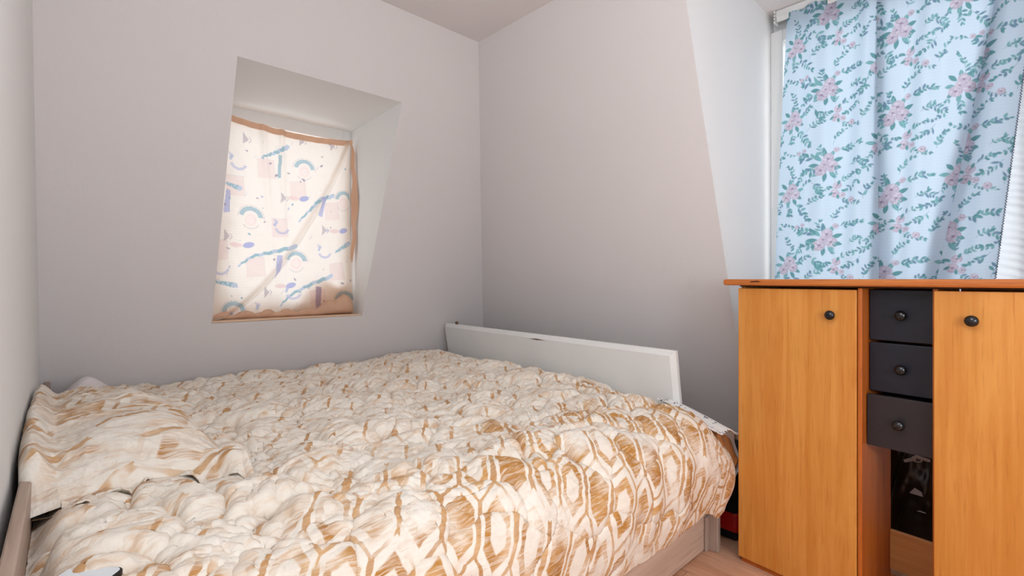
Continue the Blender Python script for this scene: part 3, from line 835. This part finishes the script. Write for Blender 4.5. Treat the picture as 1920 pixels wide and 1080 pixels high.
# ================================================================== printed cloth: drawing helpers on a regular canvas
class Canvas:
    """colour raster whose cells are the vertices of a cloth; x to the right, y downward, in metres"""
    def __init__(self, w, h, nx, ny, base):
        self.nx, self.ny, self.dx, self.dy = nx, ny, w / (nx - 1), h / (ny - 1)
        self.c = np.ones((ny, nx, 3), np.float32) * np.array(base, np.float32)
    def win(self, x0, x1, y0, y1):
        i0, i1 = max(0, int(x0 / self.dx)), min(self.nx, int(x1 / self.dx) + 2)
        j0, j1 = max(0, int(y0 / self.dy)), min(self.ny, int(y1 / self.dy) + 2)
        if i0 >= i1 or j0 >= j1: return None
        gx = np.arange(i0, i1)[None, :] * self.dx; gy = np.arange(j0, j1)[:, None] * self.dy
        return (slice(j0, j1), slice(i0, i1)), gx, gy
    def blend(self, sl, a, col):
        a = np.clip(a, 0, 1)[..., None]
        self.c[sl] = self.c[sl] * (1 - a) + np.array(col, np.float32) * a
    def ell(self, x, y, rx, ry, ang, col, al=1.0, soft=0.0012):
        r = max(rx, ry) + .004
        w = self.win(x - r, x + r, y - r, y + r)
        if w is None: return
        sl, gx, gy = w
        c, s_ = math.cos(ang), math.sin(ang)
        p, q = (gx - x) * c + (gy - y) * s_, -(gx - x) * s_ + (gy - y) * c
        d = (np.sqrt((p / rx) ** 2 + (q / ry) ** 2) - 1) * min(rx, ry)
        self.blend(sl, al * (0.5 - d / (2 * soft)), col)
    def leaf(self, x, y, ang, ln, wd, col, al=1.0):
        r = ln + .004
        w = self.win(x - r, x + r, y - r, y + r)
        if w is None: return
        sl, gx, gy = w
        c, s_ = math.cos(ang), math.sin(ang)
        p, q = ((gx - x) * c + (gy - y) * s_) / ln, -(gx - x) * s_ + (gy - y) * c
        half = wd * np.clip(np.sin(np.pi * np.clip(p, 0, 1)) ** 0.8, 0, 1)
        d = np.abs(q) - half
        a = np.where((p > 0) & (p < 1), 0.5 - d / 0.0022, 0)
        self.blend(sl, al * a, col)
        self.blend(sl, np.where((p > 0.05) & (p < .9), 0.35 * (np.abs(q) < 0.0009), 0), tuple(min(1, k_ * 1.7) for k_ in col))
    def line(self, pts, wd, col, al=1.0):
        for (x0, y0), (x1, y1) in zip(pts[:-1], pts[1:]):
            w = self.win(min(x0, x1) - wd - .003, max(x0, x1) + wd + .003, min(y0, y1) - wd - .003, max(y0, y1) + wd + .003)
            if w is None: continue
            sl, gx, gy = w
            L2 = (x1 - x0) ** 2 + (y1 - y0) ** 2 + 1e-9
            h_ = np.clip(((gx - x0) * (x1 - x0) + (gy - y0) * (y1 - y0)) / L2, 0, 1)
            d = np.hypot(gx - x0 - h_ * (x1 - x0), gy - y0 - h_ * (y1 - y0)) - wd / 2
            self.blend(sl, al * (0.5 - d / 0.002), col)
    def poly(self, pts, col, al=1.0):
        xs, ys = [p[0] for p in pts], [p[1] for p in pts]
        w = self.win(min(xs), max(xs), min(ys), max(ys))
        if w is None: return
        sl, gx, gy = w
        ins = np.zeros((gy.shape[0], gx.shape[1]), bool)
        for (x0, y0), (x1, y1) in zip(pts, pts[1:] + pts[:1]):
            cnd = (y0 > gy) != (y1 > gy)
            ins ^= cnd & (gx < (x1 - x0) * (gy - y0) / (y1 - y0 + 1e-12) + x0)
        self.blend(sl, al * ins.astype(float), col)
    def ring(self, x, y, r0, r1, a0, a1, col, al=1.0):
        w = self.win(x - r1, x + r1, y - r1, y + r1)
        if w is None: return
        sl, gx, gy = w
        rr = np.hypot(gx - x, gy - y); an = np.arctan2(-(gy - y), gx - x)
        self.blend(sl, al * ((rr > r0) & (rr < r1) & (an > a0) & (an < a1)), col)

# ---- blue floral curtain
CW, CHT = 1.20, 1.72
NX, NY_ = 520, 700
BLUE = (0.60, 0.70, 0.80)
cv = Canvas(CW, CHT, NX, NY_, BLUE)
T1, T2, T3 = (0.13, 0.30, 0.32), (0.20, 0.40, 0.42), (0.16, 0.27, 0.36)
PK1, PK2, PK3 = (0.55, 0.49, 0.58), (0.63, 0.57, 0.65), (0.33, 0.25, 0.35)
rr_ = random.Random(3)
def rose(x, y, r):
    cv.ell(x, y, r, r * .9, rr_.random() * 3, PK1, 0.95)
    for i in range(7):
        a = i * 0.9 + rr_.random()
        cv.ell(x + r * .55 * math.cos(a), y + r * .5 * math.sin(a), r * .48, r * .34, a + 1.2, PK2 if i % 2 else PK1, 0.9)
        cv.ring(x + r * .5 * math.cos(a), y + r * .45 * math.sin(a), r * .30, r * .40, -math.pi + rr_.random() * 2, math.pi * rr_.random(), PK3, 0.55)
    cv.ell(x, y, r * .22, r * .2, 0, PK3, 0.7)
def sprig(x, y, ang, ln, n=5, sz=0.016, curl=0.5, col=None):
    px_, py_ = x, y
    for i in range(n):
        a = ang + curl * (i / n - 0.3)
        nx_, ny_ = px_ + ln / n * math.cos(a), py_ + ln / n * math.sin(a)
        cv.line([(px_, py_), (nx_, ny_)], 0.0014, T1, 0.8)
        for sg in (-1, 1):
            if rr_.random() < 0.15: continue
            c_ = col or rr_.choice((T1, T2, T3))
            cv.leaf(nx_, ny_, a + sg * (0.45 + 0.65 * rr_.random()), sz * (1.25 - .09 * i) * (0.65 + .75 * rr_.random()), sz * (.20 + .12 * rr_.random()), c_, 0.95)
        px_, py_ = nx_, ny_
    cv.leaf(px_, py_, ang + curl * .7, sz, sz * .2, T1, 0.9)
def cluster(x, y, k_=1.0, seed=0):
    for i in range(9):
        a = i * 0.71 + seed
        cv.leaf(x + 0.020 * k_ * math.cos(a), y + 0.024 * k_ * math.sin(a), a, (0.030 + 0.008 * rr_.random()) * k_, 0.0072 * k_, (T1, T2)[i % 2], 0.95)
    for (dx, dy, r) in ((0.006, -0.020, .021), (0.020, 0.008, .020), (-0.018, 0.017, .021), (-0.006, -0.002, .015)):
        rose(x + dx * k_, y + dy * k_, r * k_)
def tile(ox, oy):
    cluster(ox + 0.300, oy + 0.120, 1.38, .3)
    rose(ox + 0.345, oy + 0.055, 0.014); sprig(ox + 0.352, oy + 0.055, 0.1, 0.030, 2, 0.018)
    cluster(ox + 0.140, oy + 0.240, 1.2, 1.1)
    rose(ox + 0.350, oy + 0.225, 0.019); rose(ox + 0.340, oy + 0.262, 0.021); rose(ox + 0.372, oy + 0.272, 0.014)
    for a in (0.2, 1.4, 2.6, 3.6, 5.0): cv.leaf(ox + .348 + .018 * math.cos(a), oy + .245 + .022 * math.sin(a), a, .024, .006, T1, .9)
    sprig(ox + 0.275, oy + 0.100, 3.5, 0.085, 5, 0.026, -0.7); sprig(ox + 0.265, oy + 0.130, 2.75, 0.06, 4, 0.024, 0.6)
    sprig(ox + 0.290, oy + 0.085, -1.9, 0.055, 4, 0.018, 0.5); sprig(ox + 0.330, oy + 0.030, -1.0, 0.085, 6, 0.016, 0.9)
    sprig(ox + 0.225, oy + 0.060, 3.3, 0.12, 7, 0.017, 0.5)
    rose(ox + 0.175, oy + 0.048, 0.011); rose(ox + 0.205, oy + 0.043, 0.011)
    sprig(ox + 0.150, oy + 0.200, -1.7, 0.095, 6, 0.017, -0.7); sprig(ox + 0.175, oy + 0.225, -0.4, 0.06, 4, 0.017, -0.5)
    sprig(ox + 0.130, oy + 0.285, 1.4, 0.060, 4, 0.018, 0.5); sprig(ox + 0.155, oy + 0.290, 0.85, 0.11, 6, 0.022, 0.2)
    sprig(ox + 0.215, oy + 0.315, -0.7, 0.085, 6, 0.016, 0.8); sprig(ox + 0.110, oy + 0.265, 2.2, 0.05, 4, 0.013, 0.4)
    sprig(ox + 0.360, oy + 0.285, 0.45, 0.085, 6, 0.015, -0.5); sprig(ox + 0.360, oy + 0.210, -0.5, 0.05, 4, 0.015, 0.3)
    sprig(ox + 0.340, oy + 0.200, -1.5, 0.06, 5, 0.013, 0.5); sprig(ox + 0.400, oy + 0.140, -0.6, 0.05, 4, 0.014, 0.4)
    rose(ox + 0.412, oy + 0.300, 0.015)
    for (dx, dy, an, ln, n_, sz_) in ((.05, .02, 2.4, .07, 5, .018), (.06, .12, -1.2, .07, 5, .018), (.02, .30, 0.4, .07, 5, .018), (.24, .20, .9, .06, 4, .020), (.25, .26, -.5, .06, 5, .016), (.38, .06, -.3, .07, 5, .019), (.20, .14, 2.0, .06, 4, .018), (.09, .33, 2.6, .07, 5, .018)):
        sprig(ox + dx, oy + dy, an, ln, n_, sz_, 0.6)
TW, TH_ = 0.400, 0.362
for ti in range(-1, 4):
    for tj in range(-1, 6):
        tile(ti * TW - 0.075, tj * TH_ - 0.05 - (0.5 * TH_ if ti % 2 else 0.0))
# cloth shape: two deep overlapping folds and soft waves
ZT = 2.445
cut = empty('floral_curtain', (2.70, 0.48, ZT))
tag(cut, 'pale blue curtain printed with roses and leaves hanging behind the cabinet', 'curtain')
zrow = ZT - np.linspace(0, 1, NY_)[:, None] * CHT
def lin(z, pts):
    zz_ = np.array([p[0] for p in pts][::-1]); vv = np.array([p[1] for p in pts][::-1])
    return np.interp(z, zz_, vv)
f1e = lin(zrow, [(2.40, .42), (1.1, .49), (.7, .51)]); f1b = f1e + lin(zrow, [(2.4, .035), (1.8, .06), (1.1, .105), (.7, .12)])
b1 = lin(zrow, [(2.40, .885), (1.75, .80), (1.1, .718), (.7, .67)]); b2 = b1 + lin(zrow, [(2.4, .030), (1.75, .085), (1.1, .125), (.7, .14)])
yl = lin(zrow, [(2.40, .853), (2.0, .872), (1.1, .908), (.7, .92)]); yr = lin(zrow, [(2.40, -.035), (1.88, .020), (1.1, .097), (.7, .13)])
arr_f = np.concatenate([0 * f1e, f1b - .07, f1b, f1e, f1e + .08, b2 - .06, b2, b1, b1 + .07, 0 * b1 + 1.0], 1)
arr_x = np.array([0, 0.0, .022, .012, 0, .0, .026, .014, 0, 0])[None, :] + 0 * f1e
seg = np.abs(np.diff(arr_f, axis=1)); cum = np.concatenate([0 * f1e, np.cumsum(seg, 1)], 1)
cum = cum / cum[:, -1:]
par = np.linspace(0, 1, NX)
FR = np.zeros((NY_, NX)); XO = np.zeros((NY_, NX))
for j in range(NY_):
    FR[j] = np.interp(par, cum[j], arr_f[j]); XO[j] = np.interp(par, cum[j], arr_x[j])
ker = np.ones(9) / 9.0
for j in range(NY_):
    XO[j] = np.convolve(np.pad(XO[j], 4, mode='edge'), ker, 'valid')
    FR[j, 2:-2] = np.convolve(np.pad(FR[j], 2, mode='edge'), np.ones(5) / 5, 'valid')[2:-2]
soft = (0.012 * np.sin(FR * 24 + 0.6 * zrow) + 0.008 * np.sin(FR * 51 + 1.2 + zrow * 0.8)) * sstep(0.2, 1.6, zrow)
soft = soft + 0.010 * perlin(FR * 5 + 3, zrow * 1.1 + 0 * FR)
PX = 2.700 + XO + soft; PY = yl + (yr - yl) * FR; PZ = zrow + 0 * FR
PX = np.minimum(PX, XW - 0.055 - 0.006)
PZ[0] += 0.004 * np.sin(FR[0] * 60)
uvc = np.stack([par[None, :] * CW + 0 * zrow, (ZT - zrow) + 0 * par[None, :]], -1)
grid_obj('cloth', np.stack([PX - 2.70, PY - 0.48, PZ - ZT], -1), M['floral'], cut, uv=uvc, color=cv.c)
# dark overlocked edge down the right side
zg = []
nst = 330
for i in range(nst):
    j = int(i / (nst - 1) * (NY_ - 1))
    zg.append((PX[j, -1] - 2.70 - 0.002, PY[j, -1] - 0.48 + (0.0035 if i % 2 else -0.0015), PZ[j, -1] - ZT))
st_ = tube('overlock_stitching', zg, 0.0014, M['thread'], cut, 4)
st_['label'] = 'dark zigzag stitched edge'

# ---- white gathered net beside it
nn, mm = 110, 420
na = np.linspace(0, 1, nn)[None, :]; nz_ = np.linspace(0, 1, mm)[:, None]
zz0 = 2.43 - 1.66 * nz_
ynet = 0.155 - 0.09 * (zz0 - 1.1) * 0.75 - 0.78 * na
phase = (zz0 + 0.17 * na + 0.20 * na ** 2) / 0.030 + 0.35 * fbm(zz0 * 9 + 0 * na, na * 2 + 3, 2)
amp = 0.003 + 0.022 * sstep(0.0, 0.26, na)
xn = 2.742 + amp * (np.abs(np.sin(np.pi * phase)) - 0.5) * (0.7 + 0.6 * perlin(zz0 * 12 + 5, na * 1.5))
xn = np.clip(xn, 2.725, 2.756)
znet = zz0 + 0.004 * np.sin(na * 9)
nt = grid_obj('net_curtain', np.stack([xn, ynet + 0 * xn, znet], -1), M['net'], None)
tag(nt, 'white gathered net curtain at the right edge of the blue curtain', 'curtain')

# ---- curtain rail
ral = empty('curtain_rail', (2.735, 0.904, 2.45))
tag(ral, 'white plastic curtain rail fixed under the dormer ceiling', 'curtain rail')
RL = 1.62
box('rail_body', (-0.020, -RL, 0.0), (0.022, 0.0, 0.034), M['pvc'], ral, 0.004, 2)
box('lower_lip', (-0.024, -RL, -0.026), (-0.016, -0.004, -0.0005), M['pvc'], ral, 0.002, 1)
box('track', (-0.010, -RL, -0.014), (0.012, -0.004, -0.0005), M['pvc'], ral, 0.002, 1)
ec = box('end_cap', (-0.027, 0.0005, -0.030), (0.024, 0.009, 0.036), M['pvc'], ral, 0.004, 2)
for z_ in (-0.018, -0.002, 0.014):
    box('slot', (-0.0275, 0.002, z_), (-0.0262, 0.0075, z_ + 0.004), M['joint'], ec)
for yv in (-0.20, -0.52):
    box('clip', (-0.034, yv - 0.016, -0.030), (-0.0265, yv + 0.016, 0.010), M['pvc'], ral, 0.004, 2)

# ---- small printed curtain in the deep window
SX0, SX1, SZ0, SZ1 = 0.574, 1.338, 0.892, 1.965
SW, SH = SX1 - SX0, SZ1 - SZ0
sx_n, sz_n = 300, 400
CREAM = (0.92, 0.905, 0.87)
sv = Canvas(SW, SH, sx_n, sz_n, CREAM)
def q(p): return (p[0] - SX0, SZ1 - p[1])
TEAL, LBL, VIO, DKV, PNK, PCH = (0.36, 0.55, 0.64), (0.55, 0.66, 0.80), (0.47, 0.51, 0.78), (0.42, 0.38, 0.46), (0.86, 0.72, 0.72), (0.88, 0.72, 0.62)
for (x, z) in ((0.851, 1.725), (0.798, 1.169), (1.129, 0.987), (1.022, 1.63), (0.70, 1.60), (1.22, 1.52), (0.62, 1.25), (1.25, 1.15), (0.92, 1.40)):
    x, y = q((x, z)); sv.poly([(x - .045, y - .05), (x + .04, y - .06), (x + .05, y + .045), (x - .04, y + .055)], PNK, 0.55)
    sv.line([(x - .045, y - .05), (x + .04, y - .06), (x + .05, y + .045)], 0.002, DKV, .25)
for (x, z) in ((1.058, 1.774), (0.777, 1.455), (1.013, 1.224), (1.291, 0.983), (0.687, 0.937), (1.297, 1.604)):
    x, y = q((x, z))
    sv.ring(x, y + .01, 0.036, 0.058, 0.05, 3.0, TEAL, .85)
    sv.ring(x, y + .01, 0.062, 0.066, -0.1, 3.1, DKV, .35)
    for i in range(9):
        a = 0.3 + i * .31; sv.ell(x + .047 * math.cos(a), y + .01 - .047 * math.sin(a), .004, .004, 0, LBL, .8)
    sv.ell(x, y + .025, .030, .040, 0, (0.93, 0.86, 0.84), .9)
    sv.ring(x, y + .025, .022, .026, -3.1, 3.1, PNK, .6); sv.ring(x, y + .03, .040, .045, -2.6, -0.4, DKV, .35)
for pts in ([(0.72, 1.176), (0.785, 1.232), (0.879, 1.259), (1.007, 1.3)], [(0.83, 1.788), (0.893, 1.826), (0.964, 1.878)], [(1.034, 1.455), (1.098, 1.531), (1.144, 1.59), (1.224, 1.618)],
            [(0.929, 0.957), (0.993, 1.021), (1.098, 1.081), (1.215, 1.125)], [(1.247, 1.273), (1.325, 1.326)], [(0.657, 1.605), (0.725, 1.592)], [(0.60, 1.09), (0.70, 1.07)]):
    P = [q(p) for p in pts]
    n_ = 14
    tt = np.linspace(0, len(P) - 1, n_); xs = np.interp(tt, range(len(P)), [p[0] for p in P]); ys = np.interp(tt, range(len(P)), [p[1] for p in P])
    for i in range(n_ - 1):
        sv.line([(xs[i], ys[i] + .003 * (-1) ** i), (xs[i + 1], ys[i + 1] - .003 * (-1) ** i)], 0.010 + 0.016 * i / n_, TEAL if i % 3 else LBL, .85)
for pts, c_ in (([(1.157, 1.61), (1.182, 1.601), (1.163, 1.485), (1.138, 1.495)], VIO), ([(0.909, 1.245), (0.938, 1.246), (0.924, 1.156), (0.89, 1.112)], VIO), ([(0.657, 1.577), (0.677, 1.569), (0.675, 1.457), (0.643, 1.448)], VIO),
                ([(1.119, 1.065), (1.151, 1.059), (1.144, 0.939), (1.113, 0.925)], (0.40, 0.36, 0.52)), ([(0.915, 1.824), (0.930, 1.82), (0.928, 1.692), (0.912, 1.687)], TEAL)):
    sv.poly([q(p) for p in pts], c_, .85)
for (x, z) in ((0.758, 1.867), (0.946, 1.576), (0.665, 1.328), (1.176, 1.404), (0.857, 1.032), (1.231, 1.926), (1.05, 1.93), (0.64, 1.78)):
    x, y = q((x, z)); sv.poly([(x - .018, y - .035), (x + .010, y), (x - .020, y + .03)], DKV, .6)
    sv.ring(x + .006, y, .012, .016, -1.4, 1.4, DKV, .6)
for (x, z) in ((0.715, 1.731), (0.935, 1.41), (1.176, 1.277), (0.838, 0.937), (0.633, 1.166), (1.00, 1.03)):
    x, y = q((x, z)); sv.ring(x, y, .030, .044, -2.8, -0.3, VIO, .6); sv.ring(x, y, .032, .046, 2.4, 3.14, LBL, .8); sv.poly([(x - .05, y - .045), (x - .02, y - .03), (x - .035, y)], VIO, .5)
for (x, z) in ((1.058, 1.589), (0.766, 1.291), (0.987, 1.072), (1.294, 1.406)):
    x, y = q((x, z)); sv.ell(x, y, .028, .016, -.3, VIO, .8)
    sv.ell(x - .06, y + .004, .035, .014, 0, PNK, .5)
for i in range(46):
    x, y = rr_.random() * SW, rr_.random() * SH
    sv.ell(x, y, .004 + .003 * rr_.random(), .009 * rr_.random() + .003, rr_.random() * 3, rr_.choice((VIO, DKV, DKV, TEAL)), .6)
    x, y = rr_.random() * SW, rr_.random() * SH
    sv.line([(x, y), (x + .02 * rr_.random(), y - .03 * rr_.random())], .003, rr_.choice((DKV, PNK, LBL)), .5)
sg = empty('window_drape', (0.95, 2.88, SZ0))
tag(sg, 'peach printed cloth hung over the small window, glowing with daylight', 'curtain')
fa = np.linspace(0, 1, sx_n)[None, :]; fb = np.linspace(0, 1, sz_n)[:, None]
topz = SZ1 - 0.028 * np.sin(np.pi * np.clip(fa * 1.1 - .12, 0, 1)) ** 1.0 - 0.012 * fa
xg = SX0 + SW * fa + 0 * fb
zg_ = topz + (SZ0 - topz) * fb
gath = 0.020 * (np.exp(-((fa - .34 - .10 * fb) / .022) ** 2) + 0.9 * np.exp(-((fa - .47 - .03 * fb) / .020) ** 2)) * np.exp(-fb * 2.6)
diag = np.exp(-(((fa - 0.02) - (1.0 - fb) ** 0.62 * 0.98) / .022) ** 2)
yg = 2.882 - 0.020 * np.sin(fa * 17 + fb * 2) * (0.3 + fb) * 0.5 - gath - 0.022 * diag - 0.030 * sstep(.75, 1.0, fb) * (0.6 + 0.5 * np.sin(fa * 7 + 1)) + 0.012 * fbm(fa * 4, fb * 6, 3)
xg = xg - 0.012 * sstep(0.9, 1.0, fa) * np.sin(fb * 5 + 0.3) * 0.6
grid_obj('cloth', np.stack([xg - .95, yg - 2.88, zg_ - SZ0], -1), M['peach'], sg, uv=np.stack([fa * SW + 0 * fb, fb * SH + 0 * fa], -1), color=sv.c)
# turned-over heading
hz = np.linspace(0, 1, 8)[:, None]
hx_ = SX0 + SW * fa + 0 * hz
hzz = topz + 0.004 - 0.034 * hz
hyy = yg[0][None, :] - 0.004 - 0.004 * np.sin(np.pi * hz) + 0.002 * np.sin(fa * 80)
hd = grid_obj('heading', np.stack([hx_ - .95, hyy - 2.88, hzz - SZ0], -1), M['peach_plain'], sg)
hd['label'] = 'peach folded-over heading'
# bunched cloth lying along the sill
bx_ = np.linspace(0, 1, 160)[None, :]; bt = np.linspace(0, 2 * math.pi, 28)[:, None]
rb = 0.012 + 0.008 * np.sin(bx_ * 22) ** 2 + 0.036 * sstep(.62, .95, bx_) + 0.006 * fbm(bx_ * 18, bt * 0.8, 2)
rb = rb * sstep(0, .02, bx_) * (1 - 0.6 * sstep(.97, 1, bx_))
bxx = SX0 + 0.006 + (SW - 0.012) * bx_ + 0 * bt
byy = 2.850 + rb * 0.9 * np.cos(bt); bzz = OZ0 + 0.012 + rb + rb * np.sin(bt)
bh = grid_obj('bunched_hem', np.stack([bxx - .95, byy - 2.88, bzz - SZ0], -1), M['peach_plain'], sg)
bh['label'] = 'bunched orange-brown hem on the sill'
# second layer that shades the foot of the cloth on the right
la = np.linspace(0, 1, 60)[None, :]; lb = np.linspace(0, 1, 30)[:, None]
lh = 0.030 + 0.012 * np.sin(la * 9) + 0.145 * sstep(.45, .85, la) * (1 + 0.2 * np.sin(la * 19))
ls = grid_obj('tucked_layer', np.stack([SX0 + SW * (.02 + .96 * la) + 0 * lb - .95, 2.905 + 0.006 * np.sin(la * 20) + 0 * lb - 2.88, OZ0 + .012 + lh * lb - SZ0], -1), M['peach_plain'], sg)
# side edge turned back towards the cheek
sa = np.linspace(0, 1, 14)[None, :]; sb = np.linspace(0, 1, 120)[:, None]
sxx = SX1 + 0.001 + 0.014 * sa * np.sin(np.pi * np.clip(sb, .03, 1)) ** .6 + 0.003 * np.sin(sb * 26)
syy = 2.872 - 0.055 * sa * np.sin(np.pi * sb) ** .7 + 0.008 * np.sin(sb * 15 + sa * 4)
szz = 1.925 - 0.72 * sb + 0 * sa
sd = grid_obj('side_flap', np.stack([sxx - .95, syy - 2.88, szz - SZ0], -1), M['peach_plain'], sg)
sd['label'] = 'orange-brown turned-back side edge'

# ================================================================== two added fill lights shaped as paper globes, unseen above and behind the viewer
def globe(par, z, rg, power, nm):
    k = NT(nm)
    gl = k.done(k.pbr((0.9, 0.88, 0.85), 0.8, None, 0.1, emit=FILL_COLOUR, estr=power / (4 * math.pi * rg * rg)))
    prof = [(rg * math.sin(a), max(0.002, rg * math.cos(a))) for a in np.linspace(-math.pi / 2, math.pi / 2, 11)]
    return lathe('globe', prof, gl, par, 16, (0, 0, 1), (0, 0, z))
lp = empty('fill_light_floor', (FILL_LOW_POS[0], FILL_LOW_POS[1], 0))
tag(lp, 'added fill light, an unseen white globe on a pole behind the viewer', 'lamp')
globe(lp, FILL_LOW_POS[2], 0.26, FILL_LOW_POWER, 'fill_glow_floor')
tube('pole', [(0, 0, 0.02), (0, 0, FILL_LOW_POS[2] - .255)], 0.009, M['dark_metal'], lp)
lathe('base', [(0.0, 0.14), (0.012, 0.14), (0.020, 0.12), (0.024, 0.02)], M['dark_metal'], lp, 24, (0, 0, 1))
pd = empty('fill_light_pendant', (FILL_HIGH_POS[0], FILL_HIGH_POS[1], ZC))
tag(pd, 'added fill light, an unseen white globe hung above the viewer', 'lamp')
globe(pd, FILL_HIGH_POS[2] - ZC, 0.20, FILL_HIGH_POWER, 'fill_glow_pendant')
tube('cord', [(0, 0, -0.02), (0, 0, FILL_HIGH_POS[2] - ZC + .196)], 0.003, M['pvc'], pd)
lathe('ceiling_rose', [(-0.03, 0.02), (-0.02, 0.04), (-0.001, 0.048)], M['pvc'], pd, 24, (0, 0, 1))
